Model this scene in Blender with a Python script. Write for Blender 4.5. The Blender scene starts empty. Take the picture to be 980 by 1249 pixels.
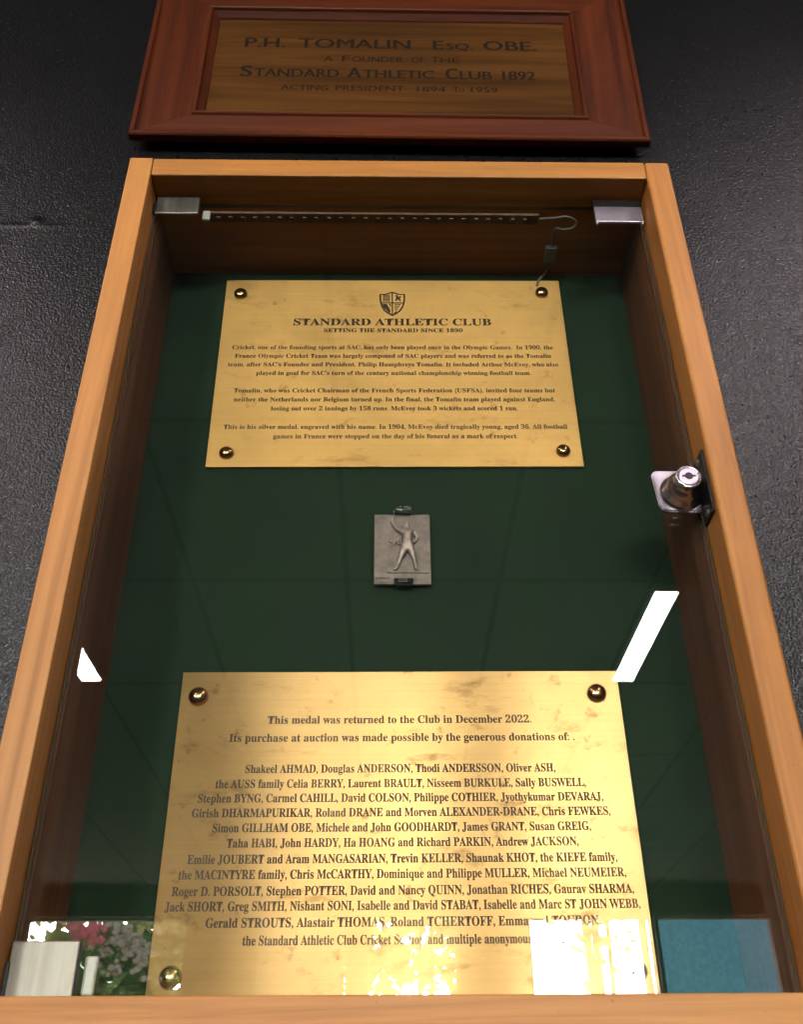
import bpy, bmesh, math, random
from mathutils import Vector, Matrix, noise
PI = math.pi
S = bpy.context.scene
C = S.collection
random.seed(7)
ZO = 1.871                      # height of the medal's centre above the floor

# ------------------------------------------------------------------ camera
def make_camera():
    p, yaw, roll = 0.57677, 0.01793, -0.00703
    cp, sp, cy, sy = math.cos(p), math.sin(p), math.cos(yaw), math.sin(yaw)
    f = Vector((sy*cp, cy*cp, sp)); r = Vector((cy, -sy, 0)); u = r.cross(f)
    c, s = math.cos(roll), math.sin(roll)
    r2, u2 = c*r + s*u, -s*r + c*u
    cam = bpy.data.cameras.new('camera'); o = bpy.data.objects.new('camera', cam); C.objects.link(o)
    m = Matrix((r2, u2, -f)).transposed().to_4x4()
    m.translation = Vector((-0.01152, -0.62445, -0.37129 + ZO))
    o.matrix_world = m
    cam.sensor_fit = 'VERTICAL'; cam.sensor_height = 24.0; cam.lens = 1211.6/1249*24
    cam.clip_start = 0.01; cam.clip_end = 100
    cam.dof.use_dof = True; cam.dof.focus_distance = 0.77; cam.dof.aperture_fstop = 15.0
    S.camera = o
make_camera()

# ------------------------------------------------------------------ light and exposure
LAMP = 62.0                    # radiance of the lit ceiling lamps
LAMP_COL = (1.0, 0.87, 0.86)
SKY = 70.0                     # bright sky outside the far windows
AMB = 0.012
w = bpy.data.worlds.new('World'); S.world = w; w.use_nodes = True
w.node_tree.nodes['Background'].inputs[0].default_value = (1.0, 0.86, 0.74, 1)
w.node_tree.nodes['Background'].inputs[1].default_value = AMB
w.cycles.sampling_method = 'NONE'
S.view_settings.view_transform = 'Standard'; S.view_settings.look = 'None'
S.view_settings.exposure = 0.15; S.view_settings.gamma = 1.0
S.cycles.use_denoising = True
S.cycles.use_adaptive_sampling = False
S.cycles.transparent_max_bounces = 16
S.cycles.caustics_reflective = False
S.cycles.sample_clamp_indirect = 4.0

# ------------------------------------------------------------------ material helpers
class NT:
    def __init__(s, name):
        s.m = bpy.data.materials.new(name); s.m.use_nodes = True
        s.t = s.m.node_tree; s.t.nodes.clear()
        s.out = s.t.nodes.new('ShaderNodeOutputMaterial')
    def n(s, typ, **kw):
        nd = s.t.nodes.new('ShaderNode' + typ)
        for k, v in kw.items(): setattr(nd, k, v)
        return nd
    def l(s, a, b): s.t.links.new(a, b)
    def set(s, sock, v):
        if hasattr(v, 'is_linked') or isinstance(v, bpy.types.NodeSocket): s.l(v, sock)
        else:
            if isinstance(v, (tuple, list)) and len(v) == 3 and sock.type == 'RGBA': v = (*v, 1)
            sock.default_value = v
    def coords(s, scale=(1, 1, 1), rot=(0, 0, 0), loc=(0, 0, 0)):
        tc = s.n('TexCoord'); mp = s.n('Mapping')
        s.l(tc.outputs['Object'], mp.inputs[0])
        mp.inputs['Location'].default_value = loc; mp.inputs['Rotation'].default_value = rot; mp.inputs['Scale'].default_value = scale
        return mp.outputs[0]
    def noise(s, vec, scale=5, detail=4, rough=.5, dist=0.0):
        nd = s.n('TexNoise'); s.l(vec, nd.inputs['Vector'])
        nd.inputs['Scale'].default_value = scale; nd.inputs['Detail'].default_value = detail
        nd.inputs['Roughness'].default_value = rough; nd.inputs['Distortion'].default_value = dist
        return nd.outputs['Fac']
    def ramp(s, fac, stops):
        r = s.n('ValToRGB'); s.l(fac, r.inputs[0]); e = r.color_ramp.elements
        while len(e) < len(stops): e.new(0.5)
        for i, (p, c) in enumerate(stops):
            e[i].position = p
            e[i].color = (c, c, c, 1) if isinstance(c, (int, float)) else (*c, 1)
        return r.outputs[0]
    def mix(s, a, b, fac, mode='MIX'):
        x = s.n('Mix'); x.data_type = 'RGBA'; x.blend_type = mode
        s.set(x.inputs[0], fac); s.set(x.inputs[6], a); s.set(x.inputs[7], b)
        return x.outputs[2]
    def math(s, op, a, b=0.0, c=None):
        x = s.n('Math'); x.operation = op; s.set(x.inputs[0], a); s.set(x.inputs[1], b)
        if c is not None: s.set(x.inputs[2], c)
        return x.outputs[0]
    def bump(s, h, strength, dist, nrm=None):
        b = s.n('Bump'); s.l(h, b.inputs['Height']); b.inputs['Strength'].default_value = strength; b.inputs['Distance'].default_value = dist
        if nrm is not None: s.l(nrm, b.inputs['Normal'])
        return b.outputs[0]
    def bsdf(s, **kw):
        b = s.n('BsdfPrincipled')
        for k, v in kw.items(): s.set(b.inputs[k.replace('_', ' ')], v)
        s.l(b.outputs[0], s.out.inputs[0]); return b

def plain(name, col, rough=.5, metal=0.0, var=.12, vscale=60, bump=0.0, **kw):
    t = NT(name); v = t.coords()
    nz = t.noise(v, vscale, 5, .6)
    dark = tuple(c*(1-var) for c in col); light = tuple(min(1, c*(1+var)) for c in col)
    col_s = t.ramp(nz, [(.3, dark), (.7, light)])
    args = dict(Base_Color=col_s, Roughness=t.ramp(nz, [(.3, max(0, rough-.05)), (.7, min(1, rough+.06))]), Metallic=metal)
    if bump: args['Normal'] = t.bump(nz, .5, bump)
    args.update(kw); t.bsdf(**args); return t.m

def wood(name, dark, mid, light, axis, rough=.38, grain=1.0, coat=.0, seed=0.0, spec=.4):
    """timber whose grain runs along axis ('x' or 'z')"""
    t = NT(name)
    long, cross = 2.2, 48.0
    sc = (long, cross, cross) if axis == 'x' else (cross, cross, long)
    v = t.coords(sc, loc=(seed, seed*1.7, seed*.6))
    a = t.noise(v, 1.0, 6, .62, 1.2)
    fsc = (7, 330, 330) if axis == 'x' else (330, 330, 7)
    fine = t.noise(t.coords(fsc), 1.0, 4, .7)
    big = t.noise(t.coords((2.2, 2.2, 2.2), loc=(seed, 0, seed)), 1.6, 3, .5)
    col = t.ramp(a, [(.30, dark), (.48, mid), (.70, light)])
    col = t.mix(col, (.55, .55, .55), t.ramp(fine, [(.48, 0.0), (.70, (.27*grain))]), 'MULTIPLY')
    col = t.mix(col, t.mix(col, (1.18, 1.1, 1.0), 1.0, 'MULTIPLY'), t.ramp(big, [(.35, 0.0), (.65, 1.0)]))
    speck = t.noise(t.coords((420, 420, 420)), 1.0, 2, .5)
    col = t.mix(col, (.35, .25, .18), t.ramp(speck, [(.70, 0.0), (.78, .6)]), 'MULTIPLY')
    t.bsdf(Base_Color=col, Roughness=t.ramp(fine, [(.3, rough), (.75, rough+.16)]), Coat_Weight=coat, Coat_Roughness=.25, Specular_IOR_Level=spec,
           Normal=t.bump(fine, .25, .0004))
    return t.m

M = {}
OAK = ((.28, .108, .021), (.38, .153, .032), (.46, .205, .050))
OAK2 = ((.28, .112, .025), (.40, .168, .042), (.51, .230, .065))
M['oak_upright'] = wood('honey_wood_upright', *OAK2, 'z', .42)
M['oak_upright_b'] = wood('honey_wood_upright_b', *OAK, 'z', .42, seed=4.3)
M['oak_across'] = wood('honey_wood_across', *OAK, 'x', .42, seed=2.1)
M['oak_across_b'] = wood('honey_wood_across_b', *OAK2, 'x', .46, seed=7.7)
MAH = ((.030, .0055, .0013), (.068, .0130, .0029), (.104, .0235, .0050))
M['mahogany_upright'] = wood('mahogany_upright', *MAH, 'z', .46, .9, .0, seed=1.2, spec=.18)
M['mahogany_across'] = wood('mahogany_across', *MAH, 'x', .46, .9, .0, seed=3.4, spec=.18)
M['shade_lining'] = wood('dark_shade_lining', (.075, .030, .014), (.115, .046, .021), (.155, .066, .030), 'z', .5, .8, seed=9.1)  # dark brown carries the shade of the case's inner sides
M['panel_wood'] = wood('golden_oak_panel', (.038, .0138, .0026), (.070, .0265, .0050), (.106, .0445, .0100), 'x', .40, 1.0, .0, seed=5.5, spec=.15)

def mat_wall():
    t = NT('black_orange_peel_paint')
    v = t.coords()
    fine = t.noise(v, 520, 1.3, .5)
    mid = t.noise(v, 230, 2, .5)
    h = t.math('ADD', fine, t.math('MULTIPLY', mid, .12))
    col = t.ramp(t.noise(v, 9, 4, .6), [(.3, (.0055, .0053, .0057)), (.7, (.0075, .0072, .0077))])
    # an old filled hole in the paint with a short ridge beside it
    def blob(cx, cz, sx, sz):
        g = t.n('SeparateXYZ'); t.l(v, g.inputs[0])
        dx = t.math('DIVIDE', t.math('SUBTRACT', g.outputs[0], cx), sx)
        dz = t.math('DIVIDE', t.math('SUBTRACT', g.outputs[2], cz), sz)
        q = t.math('ADD', t.math('MULTIPLY', dx, dx), t.math('MULTIPLY', dz, dz))
        return t.math('POWER', 2.718, t.math('MULTIPLY', q, -1.0))
    bl = t.math('ADD', t.math('MULTIPLY', blob(-.3415, .3672+ZO, .0055, .0045), 1.0), t.math('MULTIPLY', blob(-.352, .361+ZO, .030, .0032), .35))
    n1 = t.bump(h, 1.0, .0008)
    n2 = t.bump(bl, 1.0, .0022, n1)
    t.bsdf(Base_Color=col, Roughness=t.ramp(mid, [(.3, .27), (.7, .32)]), Normal=n2, Specular_IOR_Level=.36)
    return t.m
M['wall'] = mat_wall()

def mat_felt():
    t = NT('bottle_green_felt'); v = t.coords()
    f = t.noise(v, 900, 3, .7); g = t.noise(v, 14, 4, .6)
    col = t.ramp(g, [(.3, (.0062, .0175, .0076)), (.7, (.0092, .0250, .0110))])
    col = t.mix(col, t.mix(col, (1.5, 1.45, 1.4), 1.0, 'MULTIPLY'), t.ramp(f, [(.4, 0.0), (.75, 1.0)]))
    lint = t.noise(v, 260, 2, .5)
    col = t.mix(col, (.07, .085, .07), t.ramp(lint, [(.735, 0.0), (.78, .55)]))
    t.bsdf(Base_Color=col, Roughness=.95, Normal=t.bump(f, .5, .0006), Sheen_Weight=.15, Sheen_Roughness=.5, Specular_IOR_Level=.2)
    return t.m
M['felt'] = mat_felt()

def mat_brass(name, tarnish, tint, seed, anis, rough):
    t = NT(name)
    v = t.coords((1, 1, 1), loc=(seed, seed, seed))
    brush = t.noise(t.coords((6, 900, 900)), 1.0, 3, .6)
    cloud = t.noise(v, 9, 6, .62, .6)
    smear = t.noise(t.coords((14, 14, 34), loc=(seed*2, 0, seed)), 1.0, 7, .72, .25)
    spots = t.noise(t.coords((1, 1, 1), loc=(seed*3, 1, 2)), 62, 4, .62)
    base = t.ramp(cloud, [(.25, tuple(c*.80 for c in tint)), (.55, tint), (.8, tuple(min(1, c*1.10) for c in tint))])
    base = t.mix(base, (.42, .33, .22), t.ramp(smear, [(.57, 0.0), (.74, min(1, .75*tarnish))]), 'MULTIPLY')
    base = t.mix(base, (.40, .30, .18), t.ramp(spots, [(.62, 0.0), (.76, min(1, .7*tarnish))]), 'MULTIPLY')
    base = t.mix(base, (.80, .80, .80), t.ramp(brush, [(.4, 0.0), (.7, .35)]), 'MULTIPLY')
    tan = t.n('CombineXYZ'); tan.inputs[2].default_value = 1.0
    rg = t.math('ADD', t.ramp(cloud, [(.3, rough), (.7, rough+.09)]), t.ramp(smear, [(.5, 0.0), (.75, .06)]))
    t.bsdf(Base_Color=base, Metallic=.88, Roughness=rg, Anisotropic=anis, Tangent=tan.outputs[0],
           Normal=t.bump(brush, .12, .0002))
    return t.m
M['brass_a'] = mat_brass('brushed_brass', .8, (.68, .385, .125), 3.0, .7, .42)
M['brass_b'] = mat_brass('fingermarked_brass', 1.25, (.64, .375, .15), 8.0, 1.0, .27)

def mat_glass():
    t = NT('clear_cabinet_glass')
    g = t.n('NewGeometry'); d = t.n('VectorMath'); d.operation = 'DOT_PRODUCT'
    t.l(g.outputs['Incoming'], d.inputs[0]); t.l(g.outputs['Normal'], d.inputs[1])
    c = t.math('ABSOLUTE', d.outputs['Value'])
    f = t.math('MULTIPLY_ADD', t.math('POWER', t.math('SUBTRACT', 1.0, c), 5.0), .957, .043)
    tr = t.n('BsdfTransparent'); tr.inputs[0].default_value = (.965, .978, .968, 1)
    gl = t.n('BsdfGlossy'); gl.inputs['Roughness'].default_value = 0.0; gl.inputs['Color'].default_value = (1, 1, 1, 1)
    mx = t.n('MixShader'); t.l(f, mx.inputs[0]); t.l(tr.outputs[0], mx.inputs[1]); t.l(gl.outputs[0], mx.inputs[2])
    t.l(mx.outputs[0], t.out.inputs[0]); return t.m
M['glass'] = mat_glass()
def mat_glass_edge():
    t = NT('ground_glass_edge'); v = t.coords()
    b = t.bsdf(Base_Color=(.11, .10, .075), Roughness=.3, IOR=1.52, Specular_IOR_Level=.35)
    return t.m
M['glass_edge'] = mat_glass_edge()
M['chrome'] = plain('worn_chrome', (.62, .57, .62), .20, 1.0, .08, 90)
def mat_steel():
    t = NT('brushed_steel')
    st = t.noise(t.coords((420, 420, 9)), 1.0, 3, .6); bl = t.noise(t.coords((38, 38, 12)), 1.0, 4, .6)
    c = t.ramp(bl, [(.32, (.15, .135, .11)), (.66, (.25, .23, .195))])
    c = t.mix(c, (.72, .70, .66), t.ramp(st, [(.42, 0.0), (.68, .6)]), 'MULTIPLY')
    t.bsdf(Base_Color=c, Metallic=1.0, Roughness=t.ramp(bl, [(.3, .38), (.7, .54)]), Normal=t.bump(st, .2, .0002)); return t.m
M['steel'] = mat_steel()
M['catch'] = plain('plated_catch_steel', (.50, .44, .50), .38, .9, .08, 60)
M['dark_metal'] = plain('blackened_metal', (.025, .022, .022), .4, .6)
M['bronze'] = plain('dark_bronze', (.46, .28, .13), .20, 1.0, .15, 120)
M['ink'] = plain('dark_engraving_fill', (.055, .027, .009), .6, 0.0, .35, 300)
M['paint'] = plain('black_signwriters_paint', (.013, .0075, .004), .6, 0.0, .2, 100, Specular_IOR_Level=.15)
M['silver'] = plain('tarnished_silver', (.215, .165, .135), .48, .4, .34, 160, .0004)
M['silver_worn'] = plain('rubbed_silver', (.34, .27, .225), .44, .5, .40, 260)
M['clip'] = plain('black_clip_plastic', (.012, .012, .012), .18)
M['white_plastic'] = plain('milky_plastic', (.62, .57, .52), .4)
M['cable'] = plain('grey_cable', (.15, .13, .115), .55)
M['strip'] = plain('clear_led_strip', (.21, .135, .085), .7, Specular_IOR_Level=.10)
M['led'] = plain('unlit_led_chip', (.19, .125, .08), .8, Specular_IOR_Level=.12)
def emit(name, col, st):
    t = NT(name); e = t.n('Emission'); e.inputs[0].default_value = (*col, 1); e.inputs[1].default_value = st
    t.l(e.outputs[0], t.out.inputs[0]); return t.m
M['lamp'] = emit('lit_diffuser', LAMP_COL, LAMP)
M['lamp_old'] = emit('lit_diffuser_ageing', (1.0, .84, .88), LAMP*1.0)
def mat_sky():
    t = NT('bright_low_sky'); v = t.coords()
    c = t.ramp(t.noise(v, .5, 4, .6), [(.35, (.93, .95, .95)), (.65, (1, .97, .90))])
    g = t.n('SeparateXYZ'); t.l(v, g.inputs[0])
    # low sky emission raised above the overhead part, to light the case front
    low = t.n('MapRange'); t.l(g.outputs[2], low.inputs[0]); low.inputs[1].default_value = 2.0; low.inputs[2].default_value = 4.5
    low.inputs[3].default_value = SKY*1.6; low.inputs[4].default_value = SKY
    e = t.n('Emission'); t.l(c, e.inputs[0]); t.l(low.outputs[0], e.inputs[1]); t.l(e.outputs[0], t.out.inputs[0]); return t.m
M['sky'] = mat_sky()
M['sky_over'] = M['sky'].copy(); M['sky_over'].cycles.emission_sampling = 'NONE'   # never reaches the case through the windows
def mat_ceiling():
    t = NT('ceiling_tiles'); v = t.coords()
    b = t.n('TexBrick'); t.l(v, b.inputs['Vector']); b.offset = 0.0; b.squash = 1.0
    b.inputs['Scale'].default_value = 1.0; b.inputs['Brick Width'].default_value = .432; b.inputs['Row Height'].default_value = .72
    b.inputs['Mortar Size'].default_value = .008; b.inputs['Mortar Smooth'].default_value = .1
    b.inputs['Color1'].default_value = (.30, .29, .285, 1); b.inputs['Color2'].default_value = (.285, .275, .27, 1); b.inputs['Mortar'].default_value = (.13, .13, .125, 1)
    t.bsdf(Base_Color=b.outputs['Color'], Roughness=.9); return t.m
M['ceiling'] = mat_ceiling()
M['far_wall'] = plain('far_wall_paint', (.34, .28, .21), .8, 0, .06, 3)
M['window_frame'] = plain('window_frame_paint', (.45, .42, .38), .5)
def mat_leaf(name, a, b):
    t = NT(name); v = t.coords()
    c = t.ramp(t.noise(v, 6, 3, .6), [(.35, a), (.65, b)])
    d = t.n('BsdfDiffuse'); t.l(c, d.inputs[0]); r = t.n('BsdfTranslucent'); t.l(c, r.inputs[0])
    mx = t.n('MixShader'); mx.inputs[0].default_value = .5; t.l(d.outputs[0], mx.inputs[1]); t.l(r.outputs[0], mx.inputs[2])
    t.l(mx.outputs[0], t.out.inputs[0]); return t.m
M['blind'] = mat_leaf('cream_blind_cloth', (.46, .42, .33), (.54, .50, .41))
M['leaf'] = mat_leaf('rose_leaves', (.22, .30, .14), (.42, .50, .26))
M['leaf_teal'] = mat_leaf('hedge_leaves', (.14, .27, .20), (.26, .42, .32))
M['leaf_pale'] = mat_leaf('pale_leaves', (.26, .29, .12), (.50, .50, .26))
M['pink'] = plain('pink_petals', (.82, .24, .34), .7)
M['blush'] = plain('blush_petals', (.88, .78, .76), .7)
M['cream'] = plain('cream_petals', (.86, .74, .42), .7)
M['stem'] = plain('brown_stems', (.10, .06, .035), .8)
M['ground'] = plain('garden_gravel', (.30, .27, .22), .9, 0, .2, 8)
def mat_net():
    t = NT('blue_windbreak_mesh'); v = t.coords()
    c = t.ramp(t.noise(v, 24, 3, .7), [(.455, (.008, .085, .15)), (.545, (.09, .28, .38))])
    t.bsdf(Base_Color=c, Roughness=.8); return t.m
M['net'] = mat_net()

# ------------------------------------------------------------------ object helpers
ORIGIN = {}
def empty(name, loc=(0, 0, 0), label=None, cat=None, group=None):
    o = bpy.data.objects.new(name, None); C.objects.link(o); o.empty_display_size = .02
    o.location = (loc[0], loc[1], loc[2] + ZO); ORIGIN[o.name] = Vector(loc)
    tag(o, label, cat, group); return o
def tag(o, label=None, cat=None, group=None, kind=None):
    for k, v in (('label', label), ('category', cat), ('group', group), ('kind', kind)):
        if v: o[k] = v
def obj(name, bm, mat, parent=None, loc=None, smooth=False, local=False):
    """bm holds coordinates measured from the medal's centre; the object's origin is its parent's"""
    if parent is not None: org = ORIGIN[parent.name]
    else: org = Vector(loc or (0, 0, 0))
    if not local: bmesh.ops.translate(bm, verts=bm.verts, vec=-org)
    bmesh.ops.recalc_face_normals(bm, faces=bm.faces)
    me = bpy.data.meshes.new(name); bm.to_mesh(me); bm.free()
    for m in (mat if isinstance(mat, (list, tuple)) else [mat]): me.materials.append(m)
    if smooth:
        for p in me.polygons: p.use_smooth = True
    o = bpy.data.objects.new(name, me); C.objects.link(o)
    if parent is not None: o.parent = parent
    else: o.location = (org.x, org.y, org.z + ZO)
    ORIGIN[o.name] = org
    return o
def box(bm, x0, x1, y0, y1, z0, z1, bev=0.0, seg=2):
    r = bmesh.ops.create_cube(bm, size=1.0)
    vs = r['verts']
    for v in vs:
        v.co = Vector(((x0+x1)/2 + v.co.x*(x1-x0), (y0+y1)/2 + v.co.y*(y1-y0), (z0+z1)/2 + v.co.z*(z1-z0)))
    if bev:
        es = list({e for v in vs for e in v.link_edges})
        bmesh.ops.bevel(bm, geom=es, offset=bev, segments=seg, profile=.5, affect='EDGES')
    return bm
def B(): return bmesh.new()
def lathe(bm, prof, center, axis=Vector((0, -1, 0)), seg=32):
    """prof: (radius, distance along axis) pairs"""
    axis = axis.normalized(); ux = axis.orthogonal().normalized(); uy = axis.cross(ux)
    rings = []
    for r, h in prof:
        if r < 1e-7: rings.append([bm.verts.new(Vector(center) + axis*h)])
        else: rings.append([bm.verts.new(Vector(center) + axis*h + (ux*math.cos(2*PI*k/seg) + uy*math.sin(2*PI*k/seg))*r) for k in range(seg)])
    for a, b in zip(rings, rings[1:]):
        for k in range(seg):
            k2 = (k+1) % seg
            if len(a) == 1 and len(b) == 1: continue
            if len(a) == 1: bm.faces.new((a[0], b[k], b[k2]))
            elif len(b) == 1: bm.faces.new((a[k], a[k2], b[0]))
            else: bm.faces.new((a[k], a[k2], b[k2], b[k]))
    return bm
def tube(bm, pts, rad, seg=10):
    pts = [Vector(p) for p in pts]; rings = []
    for i, p in enumerate(pts):
        d = (pts[min(i+1, len(pts)-1)] - pts[max(i-1, 0)]).normalized()
        ux = d.cross(Vector((.13, .31, .94))).normalized(); uy = d.cross(ux)
        r = rad[i] if isinstance(rad, (list, tuple)) else rad
        rings.append([bm.verts.new(p + (ux*math.cos(2*PI*k/seg) + uy*math.sin(2*PI*k/seg))*r) for k in range(seg)])
    for a, b in zip(rings, rings[1:]):
        for k in range(seg): bm.faces.new((a[k], a[(k+1) % seg], b[(k+1) % seg], b[k]))
    bm.faces.new(rings[0]); bm.faces.new(rings[-1]); return bm
def curve_pts(ctrl, n=8):
    c = [Vector(p) for p in ctrl]; c = [c[0]*2-c[1]] + c + [c[-1]*2-c[-2]]; out = []
    for i in range(1, len(c)-2):
        for k in range(n):
            t = k/n
            out.append(.5*((2*c[i]) + (c[i+1]-c[i-1])*t + (2*c[i-1]-5*c[i]+4*c[i+1]-c[i+2])*t*t + (3*c[i]-c[i-1]-3*c[i+1]+c[i+2])*t**3))
    out.append(c[-2]); return out
def prism(bm, poly, y0, y1):
    """closed outline [(x, z)] from y0 (front) to y1 (back)"""
    a = [bm.verts.new((x, y0, z)) for x, z in poly]; b = [bm.verts.new((x, y1, z)) for x, z in poly]
    bm.faces.new(a); bm.faces.new(b[::-1]); n = len(poly)
    for k in range(n): bm.faces.new((a[k], b[k], b[(k+1) % n], a[(k+1) % n]))
    return bm

# ------------------------------------------------------------------ lettering
def bold(s):
    r = ''
    for ch in s:
        if 'A' <= ch <= 'Z': r += chr(0x1D400 + ord(ch) - 65)
        elif 'a' <= ch <= 'z': r += chr(0x1D41A + ord(ch) - 97)
        elif '0' <= ch <= '9': r += chr(0x1D7CE + ord(ch) - 48)
        else: r += ch
    return r
def text_mesh(bm, s, x0, x1, z, y, cap=None, serif=True, fat=0.0, capref=.70):
    """adds the words s to bm, stretched to run from x0 to x1 on the baseline z"""
    cu = bpy.data.curves.new('words', 'FONT'); cu.body = bold(s) if serif else s
    cu.size = 1.0; cu.resolution_u = 3; cu.offset = fat; cu.fill_mode = 'FRONT'
    o = bpy.data.objects.new('words', cu); C.objects.link(o)
    dg = bpy.context.evaluated_depsgraph_get()
    me = bpy.data.meshes.new_from_object(o.evaluated_get(dg))
    xs = [v.co.x for v in me.vertices]; lo, hi = min(xs), max(xs)
    kx = (x1-x0)/(hi-lo); kz = (cap/capref) if cap else kx
    off = len(bm.verts)
    vs = [bm.verts.new((x0 + (v.co.x-lo)*kx, y, z + v.co.y*kz)) for v in me.vertices]
    for p in me.polygons:
        try: bm.faces.new([vs[i] for i in p.vertices])
        except ValueError: pass
    bpy.data.objects.remove(o); bpy.data.curves.remove(cu); bpy.data.meshes.remove(me)

# ------------------------------------------------------------------ setting
wb = B(); box(wb, -7, 7, .012, .20, -ZO, .98)
tag(obj('wall', wb, M['wall'], loc=(0, 0, -ZO)), kind='structure')
CEIL = .9787
def make_setting():
    b = B(); box(b, -7, 7, -5.80, .20, CEIL+.012, CEIL+.14)
    c = obj('ceiling', b, M['ceiling'], loc=(-.555, -2.70, CEIL)); tag(c, kind='structure')
    YW = -5.71; Y2 = -5.83
    wins = [(-2.75, -1.169), (-.753, -.230), (-.115, .406), (.831, 1.569), (1.590, 2.28)]
    zt, zb = .822, -.10
    b = B()
    box(b, -9.5, 9.5, Y2, YW, zt, CEIL+.010); box(b, -9.5, 9.5, Y2, YW, -ZO, zb)
    xs = [-9.5] + [v for p in wins for v in p] + [9.5]
    for i in range(0, len(xs), 2): box(b, xs[i], xs[i+1], Y2, YW, zb, zt)
    tag(obj('far_wall', b, M['far_wall'], loc=(0, YW, -ZO)), kind='structure')
    labels = ['wide far window with pink and white roses outside', 'narrow far window beside the rose window with pale leaves outside',
              'narrow far window in the middle with leafy branches outside', 'bright far window showing mostly white sky',
              'far window with blue windbreak mesh outside']
    for (x0, x1), lb in zip(wins, labels):
        e = empty('window', ((x0+x1)/2, YW, zb), lb, 'window', 'windows reflected in the cabinet glass')
        b = B(); t = .012
        box(b, x0, x0+t, Y2+.02, Y2+.07, zb+t, zt-t); box(b, x1-t, x1, Y2+.02, Y2+.07, zb+t, zt-t)
        box(b, x0, x1, Y2+.02, Y2+.07, zt-t, zt); box(b, x0, x1, Y2+.02, Y2+.07, zb, zb+t)
        obj('frame', b, M['window_frame'], e)
        b = B(); box(b, x0+t, x1-t, Y2+.04, Y2+.046, zb+t, zt-t); obj('pane', b, M['glass'], e)
    e = empty('roller_blind', (-.49, YW-.03, zt), 'pale cream roller blind half drawn down over the second far window', 'blind')
    b = B(); box(b, -.738, -.245, YW-.034, YW-.032, .36, zt-.03); obj('fabric', b, M['blind'], e)
    b = B(); box(b, -.742, -.241, YW-.040, YW-.026, .345, .359, .003); obj('bottom_bar', b, M['window_frame'], e)
    b = B(); box(b, -.742, -.241, YW-.050, YW-.018, zt-.029, zt-.003, .006); obj('roller', b, M['window_frame'], e)
    b = B(); box(b, -9.4, 9.4, -16, Y2-.004, -ZO-.15, -ZO-.02); tag(obj('ground', b, M['ground'], loc=(0, -9, -ZO)), kind='structure')
    b = B(); prof = [(-15, -1.8), (-15, -1.2), (-15, 2.9), (-14, 5), (-11.5, 7), (-8.5, 7.6), (-6.2, 7.2), (-2.5, 6.0), (.2, 3.6)]
    xs = (-9, -7.2, 6.6, 9)
    for i in range(len(prof)-1):
        (ya, za), (yb, zb_) = prof[i], prof[i+1]
        for xa, xb in zip(xs, xs[1:]):
            fc = b.faces.new([b.verts.new(p) for p in ((xa, ya, za), (xb, ya, za), (xb, yb, zb_), (xa, yb, zb_))])
            fc.material_index = 0 if (i == 1 and xa == -7.2) else 1
    bmesh.ops.remove_doubles(b, verts=b.verts, dist=1e-4)
    tag(obj('sky', b, [M['sky'], M['sky_over']], loc=(0, -10, 0)), kind='structure')
make_setting()
def make_lamps():
    spots = [(.788, -2.33, 'right lit ceiling lamp seen as a long slanted white bar in the glass'),
             (-1.0, -2.33, 'left lit ceiling lamp seen as a short white wedge beside the left rail'),
             (.788, -.93, 'lit ceiling lamp nearest the black wall on the lock side'),
             (-1.0, -.93, 'lit ceiling lamp nearest the black wall on the hinge side')]
    for x, y, lb in spots:
        e = empty('ceiling_lamp', (x, y, CEIL), lb, 'lamp', 'ceiling lamps')
        b = B(); box(b, x-.040, x+.040, y-.326, y+.326, CEIL-.002, CEIL+.011); obj('housing', b, M['window_frame'], e)
        b = B(); box(b, x-.033, x+.033, y-.309, y+.309, CEIL-.005, CEIL-.0022); obj('diffuser', b, M['lamp' if y < -2 else 'lamp_old'], e)
make_lamps()

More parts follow.
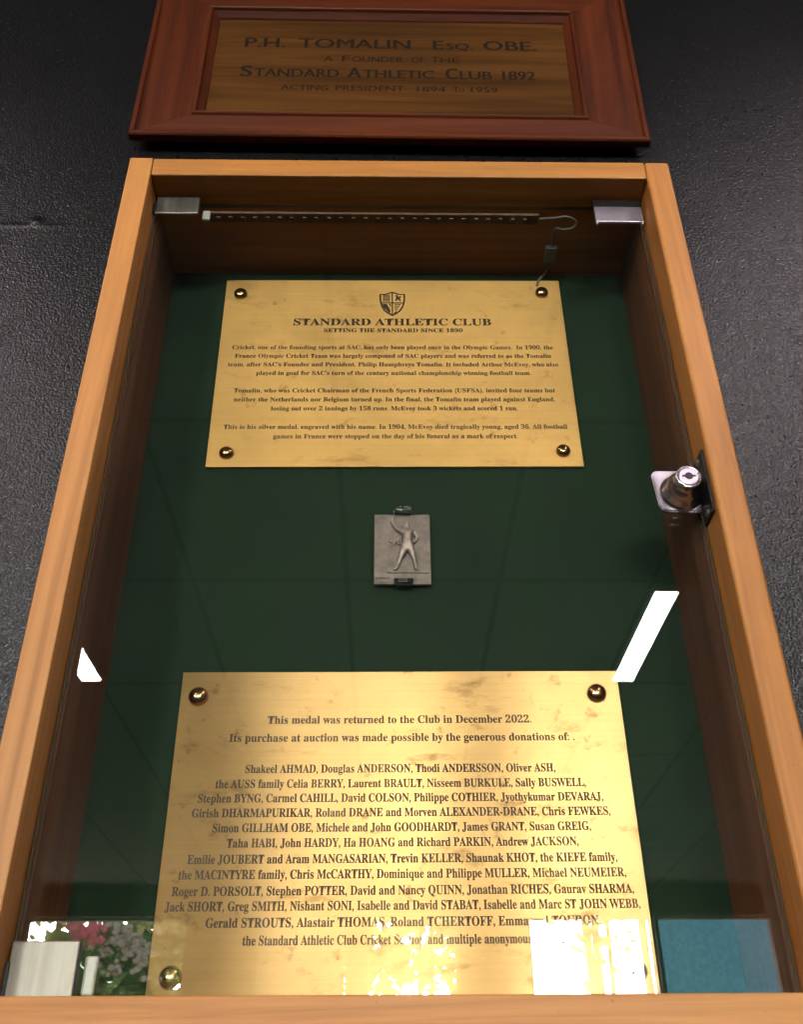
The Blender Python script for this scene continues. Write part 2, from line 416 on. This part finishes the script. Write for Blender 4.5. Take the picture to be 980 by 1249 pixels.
# ------------------------------------------------------------------ wooden name board
def name_board():
    e = empty('name_board', (-.009, -.0098, .4675), 'dark mahogany framed honours board with black painted lettering above the glass case', 'honours board')
    tl, rl = math.radians(2.0), math.radians(.45)
    e.rotation_euler = (Matrix.Rotation(tl, 3, 'X') @ Matrix.Rotation(rl, 3, 'Y')).to_euler()
    hw, H = .2567, .262
    ws, wbm, wt = .0705, .0425, .0625
    BK = .0205
    prof = [(0, .012, BK), (0, .012, .0155), (0, .004, .0125), (0, 0, .009), (0, 0, .002), (0, .0012, .0003), (0, .003, 0), (0, .0052, .0004), (0, .0062, .0030), (0, .0085, .0042),
            (0, .014, .0040), (.55, 0, .0026), (1, -.0125, .0016), (1, -.0110, -.0008), (1, -.0092, -.0012), (1, -.0078, -.0004), (1, -.0066, .0028), (1, -.0012, .0078), (1, 0, .0100), (1, 0, .0160)]
    def ring(i, j):
        # corner points of ring i; j counts corners: BL BR TR TL
        t, d, y = prof[i]
        l = t*ws + d; bo = t*wbm + d; to = t*wt + d
        return [(-hw+l, y, bo), (hw-l, y, bo), (hw-l, y, H-to), (-hw+l, y, H-to)][j]
    sides = [('bottom_rail', 0, 1, 'mahogany_across'), ('stile', 1, 2, 'mahogany_upright'), ('top_rail', 2, 3, 'mahogany_across'), ('stile', 3, 0, 'mahogany_upright')]
    for nm, a, c, mt in sides:
        b = B()
        va = [b.verts.new(ring(i, a)) for i in range(len(prof))]; vc = [b.verts.new(ring(i, c)) for i in range(len(prof))]
        d = (Vector(ring(0, c)) - Vector(ring(0, a))).normalized()*.00016
        for v in va: v.co += d
        for v in vc: v.co -= d
        for i in range(len(prof)-1): b.faces.new((va[i], va[i+1], vc[i+1], vc[i]))
        b.faces.new(va); b.faces.new(vc[::-1])
        obj(nm, b, M[mt], e, local=True)
    b = B(); box(b, -hw+ws-.004, hw-ws+.004, .0092, .0130, wbm-.004, H-wt+.004)
    # panel stands a hair in front of the moulding's foot
    pn = obj('panel', b, M['panel_wood'], e, local=True)
    b = B(); Y = .0090
    def wl(s, x0, x1, z, cap, fat=.008):
        k = cap*(.075 if fat > .013 else .04)      # painted strokes are thick: three passes side by side
        for i, d in enumerate((0, k/2, k)): text_mesh(b, s, x0+d, x1-k+d, z, Y-.00003*i, cap, False, 0.0, .66)
    wl('P.H.', -.1565, -.1130, .1525, .0150, .02); wl('TOMALIN', -.0995, .0205, .1525, .0150, .02)
    wl('E', .0443, .0560, .1525, .0145, .02); wl('SQ.', .0585, .0875, .1525, .0105, .02); wl('OBE.', .0984, .1555, .1525, .0150, .02)
    wl('A', -.0714, -.0615, .1295, .0092); wl('F', -.0520, -.0435, .1295, .0100); wl('OUNDER', -.0415, .0130, .1295, .0086); wl('OF', .0215, .0350, .1295, .0092)
    wl('T', .0425, .0505, .1295, .0098); wl('HE', .0520, .0717, .1295, .0086)
    wl('S', -.1575, -.1445, .1030, .0165, .02); wl('TANDARD', -.1430, -.0540, .1030, .0125, .02); wl('A', -.0455, -.0310, .1030, .0165, .02); wl('THLETIC', -.0295, .0453, .1030, .0125, .02)
    wl('C', .0569, .0700, .1030, .0165, .02); wl('LUB', .0718, .1058, .1030, .0125, .02); wl('1892', .1164, .1512, .1030, .0135, .015)
    wl('ACTING', -.1137, -.0644, .0815, .0080); wl('PRESIDENT', -.0570, .0140, .0815, .0080); wl('1894', .0269, .0565, .0815, .0082); wl('T', .0647, .0700, .0815, .0082); wl('O', .0707, .0759, .0815, .0060); wl('1959', .0826, .1105, .0815, .0082)
    obj('lettering', b, M['paint'], pn, local=True)
name_board()

# ------------------------------------------------------------------ display case
FY = -.1052; XL0, XL1, XR0, XR1 = -.2196, -.2010, .1976, .2172; ZT, ZTI, ZBI, ZBO = .3069, .2873, -.3061, -.3270
def display_case():
    e = empty('display_case', (0, .0115, ZBO), 'honey coloured wooden wall case with green felt back and locked glass door', 'display case')
    b = B(); box(b, XL0, XL1, FY, .0115, ZBO, ZT+.0006, .0009); obj('side_rail', b, M['oak_upright'], e)
    b = B(); box(b, XR0, XR1, FY, .0115, ZBO, ZT+.0002, .0022, 3); obj('side_rail', b, M['oak_upright_b'], e)
    b = B(); box(b, XL1+.0005, XR0-.0005, FY+.0004, .0115, ZTI, ZT, .0010); obj('top_rail', b, M['oak_across'], e)
    b = B(); box(b, XL1+.0005, XR0-.0005, FY+.0002, .0115, ZBO, ZBI, .0010); obj('bottom_rail', b, M['oak_across_b'], e)
    b = B(); box(b, XL1+.0006, XR0-.0006, 0, .0110, ZBI+.0005, ZTI-.0005); obj('felt_back', b, M['felt'], e)
    for x0, x1 in ((XL1+.0003, XL1+.0016), (XR0-.0016, XR0-.0003)):  # thin dark boards added to deepen the shade behind the glass
        b = B(); box(b, x0, x1, -.0725, -.0003, ZBI+.0006, ZTI-.0006, .0002); obj('side_shade_lining', b, M['shade_lining'], e)
    # glass door: bevelled pane with ground edges
    b = B(); x0, x1, z0, z1 = XL1+.0010, XR0-.0012, ZBI+.0018, ZTI-.0050; y0, y1, bv = -.0810, -.0762, .0010
    f = [b.verts.new((x, y0, z)) for x, z in ((x0+bv, z0+bv), (x1-bv, z0+bv), (x1-bv, z1-bv), (x0+bv, z1-bv))]
    g = [b.verts.new((x, y0+bv*.8, z)) for x, z in ((x0, z0), (x1, z0), (x1, z1), (x0, z1))]
    h = [b.verts.new((x, y1, z)) for x, z in ((x0, z0), (x1, z0), (x1, z1), (x0, z1))]
    b.faces.new(f); b.faces.new(h[::-1]); ed = []
    for k in range(4):
        k2 = (k+1) % 4
        ed += [b.faces.new((f[k], g[k], g[k2], f[k2])), b.faces.new((g[k], h[k], h[k2], g[k2]))]
    for q in ed: q.material_index = 1
    obj('glass_door', b, [M['glass'], M['glass_edge']], e)
    # hinges grip the glass from both sides
    def hinge(x0, x1, z0, z1, nm='hinge'):
        b = B()
        box(b, x0, x1, -.0842, -.0816, z0, z1, .0007)
        hg = obj(nm, b, M['steel'], e)
        b = B(); box(b, x1+.0014, x1+.0078, -.0760, -.0730, z0+.003, z1-.006, .0012); obj('plastic_pad', b, M['white_plastic'], hg)
        b = B(); box(b, x0+.001, x1+.0005, -.0815, -.0812, z0+.0008, z1-.0008); obj('gasket', b, M['dark_metal'], hg)
        b = B(); box(b, XL1+.0003, x0+.0012, -.0860, -.0800, z0+.001, z1-.010, .0006); obj('hinge_leaf', b, M['dark_metal'], hg)
    hinge(-.1990, -.1640, .2662, .2855)
    hinge(-.1996, -.1655, -.3055, -.2782)
    b = B(); box(b, .1568, .1958, -.0840, -.0814, .2600, .2778, .0006); k = obj('magnet_catch', b, M['catch'], e)
    b = B(); box(b, .1568, .1958, -.0836, -.0812, .2780, .2866, .0004); obj('catch_body', b, M['dark_metal'], k)
    for x in (.1572, .1938): b = B(); box(b, x, x+.0014, -.0838, -.0814, .2580, .2599, .0003); obj('prong', b, M['white_plastic'], k)
    # cam lock
    b = B(); pl = [(.1654, .0100), (.1670, .0130), (.1695, .0140), (.1953, .0140), (.1953, -.0186), (.1730, -.0186), (.1694, -.0172), (.1672, -.0138)]
    prism(b, pl, -.0842, -.0814)
    es = [x for x in b.edges if abs(x.verts[0].co.y + .0842) < 1e-5 and abs(x.verts[1].co.y + .0842) < 1e-5]
    bmesh.ops.bevel(b, geom=es, offset=.0009, segments=2, affect='EDGES')
    lk = obj('lock', b, M['chrome'], e)
    c = (.1834, -.0842, -.0040)
    b = B(); lathe(b, [(.0142, .0002), (.0140, .0010), (.0134, .0014), (.0130, .0022), (.0124, .0050), (.0111, .0085), (.0095, .0112), (.0082, .0128), (.0079, .0150), (.0081, .0162), (.0085, .0168), (.0085, .0182), (.0080, .0188), (.0072, .0188), (.0070, .0184), (0, .0184)], c, seg=48)
    obj('barrel', b, M['chrome'], lk, smooth=True)
    b = B(); lathe(b, [(.0066, .0185), (.0065, .0192), (.0058, .0195), (0, .0195)], c, seg=40); obj('lock_face', b, M['catch'], lk)
    b = B(); lathe(b, [(.0027, .0196), (.0025, .0199), (0, .0199)], c, seg=24); box(b, c[0]-.0044, c[0]+.0044, c[1]-.01985, c[1]-.0190, c[2]-.0006, c[2]+.0006)
    obj('keyhole', b, M['dark_metal'], lk)
    b = B(); box(b, .1958, XR0-.0002, -.1000, -.0800, -.028, .020, .0006); sp = obj('strike_plate', b, M['dark_metal'], e)
    for z in (.016, -.024):
        b = B(); lathe(b, [(.0028, 0), (.0024, .0008), (0, .0011)], (.1957, -.0905, z), Vector((-1, 0, 0)), 16); obj('screw', b, M['steel'], sp, smooth=True)
display_case()

# ------------------------------------------------------------------ unlit light strip and its cable inside the case
def strip():
    b = B(); box(b, -.160, .1150, -.0690, -.0590, .2845, .2871, .0006)
    o = obj('led_strip', b, M['strip'], loc=(-.02, -.064, .2871)); tag(o, 'unlit clear led strip along the inside top of the case', 'light strip')
    for k in range(26):
        x = -.152 + k*.0102
        b = B(); box(b, x-.0017, x+.0017, -.0655, -.0625, .2835, .2846, .0003); obj('led_chip', b, M['led'], o)
    b = B(); tube(b, curve_pts([(.1150, -.064, .2858), (.126, -.066, .2845), (.1375, -.0685, .2835), (.1455, -.0655, .2815), (.1440, -.060, .2800), (.136, -.0575, .2805), (.130, -.0560, .283), (.1295, -.045, .2845), (.1300, -.036, .2845)], 8), .0010)
    o = obj('cable', b, M['cable'], loc=(.13, -.064, .2858), smooth=True); tag(o, 'thin grey cable looping from the light strip to behind the upper brass plaque', 'cable')
    b = B(); box(b, .1245, .1350, -.036, -.0185, .2815, .2862, .001); obj('connector', b, M['cable'], o)
    b = B(); tube(b, curve_pts([(.1300, -.0186, .284), (.1297, -.010, .2845), (.1270, -.0045, .2825), (.1225, -.0035, .2775), (.1200, -.0030, .2700)], 8), .0011); obj('lead', b, M['cable'], o, smooth=True)
strip()

# ------------------------------------------------------------------ brass plaques
def dome(parent, x, z, r):
    b = B(); prof = [(r*1.0, .0), (r*.99, r*.22)] + [(r*.97*math.cos(a*PI/16), r*.22 + r*.62*math.sin(a*PI/16)) for a in range(1, 8)] + [(0, r*.84)]
    lathe(b, prof, (x, -.0031, z), seg=28); obj('dome_screw', b, M['bronze'], parent, smooth=True)
def plaque(name, x0, x1, z0, z1, mat, rot, label):
    b = B(); box(b, x0, x1, -.0030, -.0004, z0, z1, .0004, 2)
    o = obj(name, b, mat, loc=((x0+x1)/2, -.0004, (z0+z1)/2)); tag(o, label, 'plaque'); o.rotation_euler = (0, rot, 0); return o
TY = -.00315
def upper_plaque():
    o = plaque('brass_plaque', -.1515, .1405, .0748, .2762, M['brass_a'], math.radians(-.35), 'upper brass plaque with a shield crest and the cricket story, above the medal')
    b = B()
    L = [('STANDARD ATHLETIC CLUB', -.0909, .0777, .2224, .0078), ('SETTING THE STANDARD SINCE 1890', -.0648, .0529, .2144, .0044),
         ('Cricket, one of the founding sports at SAC, has only been played once in the Olympic Games.  In 1900, the', -.1406, .1278, .1952, 0),
         ('France Olympic Cricket Team was largely composed of SAC players and was referred to as the Tomalin', -.1377, .1256, .1857, 0),
         ("team, after SAC's Founder and President, Philip Humphreys Tomalin. It included Arthur McEvoy, who also", -.1426, .1306, .1763, 0),
         ("played in goal for SAC's turn of the century national championship winning football team.", -.1188, .1071, .1670, 0),
         ('Tomalin, who was Cricket Chairman of the French Sports Federation (USFSA), invited four teams but', -.1356, .1253, .1485, 0),
         ('neither the Netherlands nor Belgium turned up. In the final, the Tomalin team played against England,', -.1348, .1241, .1392, 0),
         ('losing out over 2 innings by 158 runs. McEvoy took 3 wickets and scored 1 run.', -.1046, .0933, .1299, 0),
         ('This is his silver medal, engraved with his name. In 1904, McEvoy died tragically young, aged 36. All football', -.1407, .1314, .1113, 0),
         ('games in France were stopped on the day of his funeral as a mark of respect.', -.1011, .0913, .1019, 0)]
    for s, a, c, z, cap in L: text_mesh(b, s, a, c, z, TY, cap or .0044, True, .012 if cap else .010)
    obj('lettering', b, M['ink'], o)
    b = B(); cx, zt, zb = -.0066, .2622, .2338; hw = .0112
    def half(t):  # shield outline, right side, t from top to tip
        return t
    out = [(0, 1.0), (.28, .955), (.62, .90), (1.0, .905), (1.0, .70), (.96, .52), (.84, .34), (.62, .17), (.34, .06), (0, -.03)]
    pr = [(cx + x*hw, zb + z*(zt-zb)) for x, z in out]; plf = [(cx - x*hw, zb + z*(zt-zb)) for x, z in out[1:-1]][::-1]
    O = pr + plf; mc = (cx, zb + .55*(zt-zb))
    I = [(mc[0] + (x-mc[0])*.86, mc[1] + (z-mc[1])*.87) for x, z in O]
    a = [b.verts.new((x, TY, z)) for x, z in O]; i = [b.verts.new((x, TY, z)) for x, z in I]; n = len(O)
    for k in range(n): b.faces.new((a[k], a[(k+1) % n], i[(k+1) % n], i[k]))
    def quad(x0, x1, z0, z1): b.faces.new([b.verts.new((cx+x*hw, TY-.00002, zb+z*(zt-zb))) for x, z in ((x0, z0), (x1, z0), (x1, z1), (x0, z1))])
    def poly(p): b.faces.new([b.verts.new((cx+x*hw, TY-.00002, zb+z*(zt-zb))) for x, z in p])
    quad(-.05, .05, .06, .94); quad(-.86, -.05, .50, .545); quad(.05, .86, .50, .545)
    for k in range(5): quad(-.74, -.16, .58 + k*.062, .61 + k*.062)          # barred quarter
    for x in (-.62, -.45, -.28): quad(x-.03, x+.03, .60, .86)
    poly([(.22, .62), (.34, .60), (.42, .68), (.58, .58), (.66, .60), (.60, .70), (.70, .80), (.58, .82), (.50, .76), (.40, .86), (.22, .84), (.30, .76)])   # small prancing beast
    poly([(-.80, .48), (-.42, .48), (-.16, .22), (-.16, .10), (-.34, .15), (-.66, .32)])
    poly([(-.28, .48), (-.12, .48), (-.12, .32)])
    for k in range(4): quad(.16, .66 - k*.09, .44 - k*.075, .475 - k*.075)
    poly([(.14, .12), (.34, .20), (.30, .12), (.14, .06)])
    obj('crest', b, M['ink'], o)
    for x, z in ((-.1382, .2584), (.1240, .2604), (-.1362, .0873), (.1256, .0889)): dome(o, x, z, .0058)
upper_plaque()
def lower_plaque():
    o = plaque('brass_plaque', -.1478, .1454, -.2985, -.0955, M['brass_b'], math.radians(-.25), 'lower brass plaque engraved with the long list of donor names, below the medal')
    b = B()
    L = [('This medal was returned to the Club in December 2022.', -.0889, .0845, -.1321), ('Its purchase at auction was made possible by the generous donations of: .', -.1130, .1118, -.1443),
         ('Shakeel AHMAD, Douglas ANDERSON, Thodi ANDERSSON, Oliver ASH,', -.1010, .0972, -.1649), ('the AUSS family Celia BERRY, Laurent BRAULT, Nisseem BURKULE, Sally BUSWELL,', -.1191, .1157, -.1745),
         ('Stephen BYNG, Carmel CAHILL, David COLSON, Philippe COTHIER, Jyothykumar DEVARAJ,', -.1292, .1256, -.1836),
         ('Girish DHARMAPURIKAR, Roland DRANE and Morven ALEXANDER-DRANE, Chris FEWKES,', -.1321, .1292, -.1928),
         ('Simon GILLHAM OBE, Michele and John GOODHARDT, James GRANT, Susan GREIG,', -.1184, .1158, -.2020),
         ('Taha HABI, John HARDY, Ha HOANG and Richard PARKIN, Andrew JACKSON,', -.1090, .1072, -.2112),
         ('Emilie JOUBERT and Aram MANGASARIAN, Trevin KELLER, Shaunak KHOT, the KIEFE family,', -.1319, .1298, -.2208),
         ('the MACINTYRE family, Chris McCARTHY, Dominique and Philippe MULLER, Michael NEUMEIER,', -.1363, .1341, -.2298),
         ('Roger D. PORSOLT, Stephen POTTER, David and Nancy QUINN, Jonathan RICHES, Gaurav SHARMA,', -.1392, .1376, -.2393),
         ('Jack SHORT, Greg SMITH, Nishant SONI, Isabelle and David STABAT, Isabelle and Marc ST JOHN WEBB,', -.1424, .1402, -.2479),
         ('Gerald STROUTS, Alastair THOMAS, Roland TCHERTOFF, Emmanuel TOURON,', -.1174, .1156, -.2571),
         ('the Standard Athletic Club Cricket Section and multiple anonymous donors.', -.0950, .0937, -.2669)]
    for s, a, c, z in L: text_mesh(b, s, a, c, z, TY, .0053, True, .014)
    obj('lettering', b, M['ink'], o)
    for x, z in ((-.1358, -.1133), (.1298, -.1121), (-.1345, -.2838), (.1325, -.2825)): dome(o, x, z, .0066)
lower_plaque()

# ------------------------------------------------------------------ medal and its clips
def medal():
    b = B(); box(b, -.0205, .0205, -.0052, -.0018, -.0295, .0295, .0006, 2)
    o = obj('medal', b, M['silver'], loc=(0, -.0018, 0)); tag(o, 'small rectangular silver medal with a standing athlete in relief, held on green felt', 'medal')
    U = lambda x, z, y=0: ((x-500)*8.54e-5, -.0061 - y, (490-z)*9.83e-5)
    verts, edges, rad = [], [], []
    def chain(pts, start=None):
        prev = start
        for x, z, r, y in pts:
            verts.append(U(x, z, y)); rad.append(r*1.12e-4)
            if prev is not None: edges.append((prev, len(verts)-1))
            prev = len(verts)-1
        return prev
    pel = chain([(542, 478, 27, .0004)])
    waist = chain([(545, 438, 30, .0005)], pel); ch = chain([(547, 388, 40, .0006), (545, 352, 34, .0006)], waist)
    nk = chain([(542, 326, 15, .0005), (540, 298, 25, .0006), (539, 268, 17, .0005)], ch)
    chain([(498, 352, 19, .0004), (460, 334, 16, .0003), (428, 304, 13, .0003), (411, 268, 11, .0002), (417, 238, 11, .0002)], ch)
    chain([(592, 354, 17, .0004), (622, 392, 13, .0004), (632, 408, 12, .0004), (612, 436, 11, .0004), (592, 450, 10, .0005)], ch)
    chain([(514, 505, 28, .0004), (494, 550, 24, .0004), (478, 596, 15, .0004), (462, 640, 13, .0003), (450, 670, 10, .0003), (424, 680, 10, .0003)], pel)
    chain([(572, 505, 28, .0004), (588, 548, 24, .0004), (600, 594, 15, .0004), (608, 640, 13, .0003), (612, 668, 10, .0003), (640, 680, 10, .0003)], pel)
    me = bpy.data.meshes.new('body'); me.from_pydata(verts, edges, [])
    ob = bpy.data.objects.new('body', me); C.objects.link(ob)
    ob.modifiers.new('skin', 'SKIN'); sub = ob.modifiers.new('sub', 'SUBSURF'); sub.levels = 2; sub.render_levels = 2
    for i, sv in enumerate(me.skin_vertices[0].data): sv.radius = (rad[i], rad[i]); sv.use_root = (i == 0)
    dg = bpy.context.evaluated_depsgraph_get(); ev = bpy.data.meshes.new_from_object(ob.evaluated_get(dg))
    b = B(); b.from_mesh(ev); bpy.data.objects.remove(ob)
    for v in b.verts: v.co.y = -.0056 + (v.co.y + .0056)*1.15; v.co += noise.noise_vector(v.co*620)*.00030
    # drapery held beside the hip, and a branch in the raised hand
    for p in ([(505, 360), (480, 395), (462, 430), (470, 462)], [(496, 372), (462, 420), (432, 448), (428, 468)], [(500, 385), (486, 425), (488, 465)], [(436, 446), (405, 440), (388, 425)]):
        tube(b, curve_pts([U(x, z, .0001) for x, z in p], 5), [.0006]*(5*(len(p)-1)+1), 6)
    tube(b, curve_pts([U(x, z, .0001) for x, z in [(418, 250), (428, 222), (440, 205)]], 4), .0004, 6)
    obj('relief_figure', b, M['silver_worn'], o, smooth=True)
    b = B(); box(b, (370-500)*8.54e-5, .0196, -.0062, -.0050, (700-490)*-9.83e-5, (682-490)*-9.83e-5, .0003)
    box(b, -.0196, (405-500)*8.54e-5, -.0056, -.0050, -.0282, (582-490)*-9.83e-5, .0002); obj('ledge', b, M['silver'], o)
    b = B()
    r = random.Random(3)
    for k in range(14): 
        x = -.0185 + k*.0026; box(b, x, x+.0015, -.0056, -.0050, -.0262, -.0240, .0001)
    obj('inscription', b, M['silver'], o)
    for z0, z1, lip, lb in ((.0290, .0352, (.0285, .0315), 'black clip gripping the top edge of the medal'), (-.0305, -.0262, (-.0300, -.0262), 'black clip gripping the bottom edge of the medal')):
        b = B(); box(b, -.0062, .0075, -.0085, -.0065, lip[0], lip[1] if z0 > 0 else lip[1], .0005)
        if z0 > 0: box(b, -.0055, .0068, -.0095, -.0004, .0300, .0348, .0012, 3)
        else: box(b, -.0055, .0068, -.0075, -.0004, -.0316, -.0297, .0005, 2)
        k = obj('mounting_clip', b, M['clip'], loc=(0, -.0004, z0)); tag(k, lb, 'clip', 'clips holding the medal')
        b = B()
        if z0 > 0: box(b, -.0022, -.0006, -.0099, -.0093, .0328, .0340, .0002); box(b, .0016, .0044, -.0099, -.0093, .0328, .0340, .0002)
        else:
            for x0, x1, za, zb_ in ((-.0028, .0034, -.0275, -.0272), (-.0028, .0034, -.0292, -.0288), (-.0028, -.0025, -.0290, -.0273), (.0031, .0034, -.0290, -.0273)): box(b, x0, x1, -.0089, -.0084, za, zb_)
        obj('metal_insert', b, M['steel'], k)
medal()

# ------------------------------------------------------------------ garden outside the far windows (seen reflected in the glass)
def leaves(bm, rng, n, x, y, z, size):
    for _ in range(n):
        p = Vector((rng.uniform(*x), rng.uniform(*y), rng.uniform(*z))); s = size*rng.uniform(.6, 1.4)
        d = Vector((rng.gauss(0, .6), rng.gauss(.6, .6), rng.gauss(.6, .6))).normalized()
        u = (d.cross(Vector((rng.gauss(0, 1), rng.gauss(0, 1), rng.gauss(0, 1))))).normalized()*s*.5; v = d.cross(u).normalized()*s
        bm.faces.new([bm.verts.new(q) for q in (p-v, p+u*.9-v*.1, p+v, p-u*.9-v*.1)])
def bush(name, x, y, z, n, size, leafmat, label, cat, flowers=(), seed=1, clumps=26):
    rng = random.Random(seed); cx, cy = sum(x)/2, sum(y)/2
    e = empty(name, (cx, cy, -ZO), label, cat, None)
    b = B()
    for _ in range(clumps):
        p = (rng.uniform(*x), rng.uniform(*y), rng.uniform(*z)); r = rng.uniform(.10, .26)
        leaves(b, rng, n//clumps, (p[0]-r, p[0]+r), (p[1]-r*.3, p[1]+min(r*.3, .03)), (p[2]-r, p[2]+r), size)
    obj('foliage', b, leafmat, e)
    b = B()
    for k in range(5):
        tx = rng.uniform(*x); tube(b, curve_pts([(cx+(tx-cx)*.2, cy, -ZO-.02), (cx+(tx-cx)*.6, cy, (z[0]-ZO)/2), (tx, cy, z[1]-.1)], 5), .022, 6)
    obj('stem', b, M['stem'], e)
    for (fx, fz, sx, sz, cnt, mt) in flowers:
        b = B()
        for _ in range(cnt):
            q = Vector((rng.gauss(fx, sx), rng.uniform(y[1]+.02, y[1]+.10), rng.gauss(fz, sz))); r0 = rng.uniform(.016, .032)
            for _p in range(9):
                d = Vector((rng.gauss(0, .5), rng.gauss(1.0, .5), rng.gauss(.7, .5))).normalized(); u = d.orthogonal().normalized(); v = d.cross(u)
                c2 = q + d*r0*.5
                b.faces.new([b.verts.new(c2 + (u*math.cos(a*PI/3)+v*math.sin(a*PI/3))*r0*.75) for a in range(6)])
        obj('blossom', b, M[mt], e)
bush('rose_bush', (-2.45, -2.02), (-7.45, -7.33), (.2, 1.25), 1000, .06, M['leaf'], 'pink flowering bush outside the widest far window', 'bush', [(-2.19, 1.02, .07, .05, 60, 'pink')], 2)
bush('rose_bush', (-2.02, -1.45), (-7.5, -7.36), (.1, 1.2), 1700, .06, M['leaf'], 'white blush rose bush beside the pink flowering bush', 'bush', [(-1.90, .97, .09, .06, 60, 'blush'), (-1.77, .87, .05, .06, 34, 'blush'), (-1.98, .86, .10, .05, 12, 'blush'), (-1.78, 1.04, .06, .03, 10, 'cream'), (-1.92, .76, .10, .05, 8, 'blush')], 5)
bush('hedge', (.95, 2.0), (-8.9, -8.5), (-.9, .42), 3600, .09, M['leaf_teal'], 'added low hedge blocking light through the bottom of the white sky window', 'hedge', (), 21, 50)  # unseen hedge, added to cut sideways light onto the case
bush('hedge', (-3.3, -1.95), (-8.6, -8.2), (-.8, .72), 4200, .09, M['leaf_teal'], 'dark bluish green hedge behind the rose bushes', 'hedge', (), 8, 60)
bush('garden_tree', (-1.15, -.25), (-8.4, -7.7), (.62, 1.7), 2600, .075, M['leaf_pale'], 'pale leafy tree outside the narrow window beside the roses', 'tree', (), 11)
bush('garden_tree', (-.2, .75), (-8.4, -7.7), (.72, 1.6), 1450, .075, M['leaf_pale'], 'sunny leafy tree outside the narrow middle window', 'tree', (), 14)
bush('garden_tree', (1.55, 2.0), (-8.6, -8.0), (.95, 1.6), 220, .055, M['leaf_pale'], 'sparse tree at the edge of the white sky window', 'tree', (), 17)
e = empty('windbreak_screen', (2.9, -7.3, -ZO), 'blue mesh windbreak screen outside the last far window', 'screen')
b = B(); box(b, 1.93, 4.2, -7.34, -7.30, -1.2, 1.6, .004); obj('mesh_panel', b, M['net'], e)
for x in (1.90, 3.2, 4.24):
    b = B(); box(b, x-.025, x+.025, -7.42, -7.345, -ZO-.02, 1.65, .004); obj('post', b, M['steel'], e)
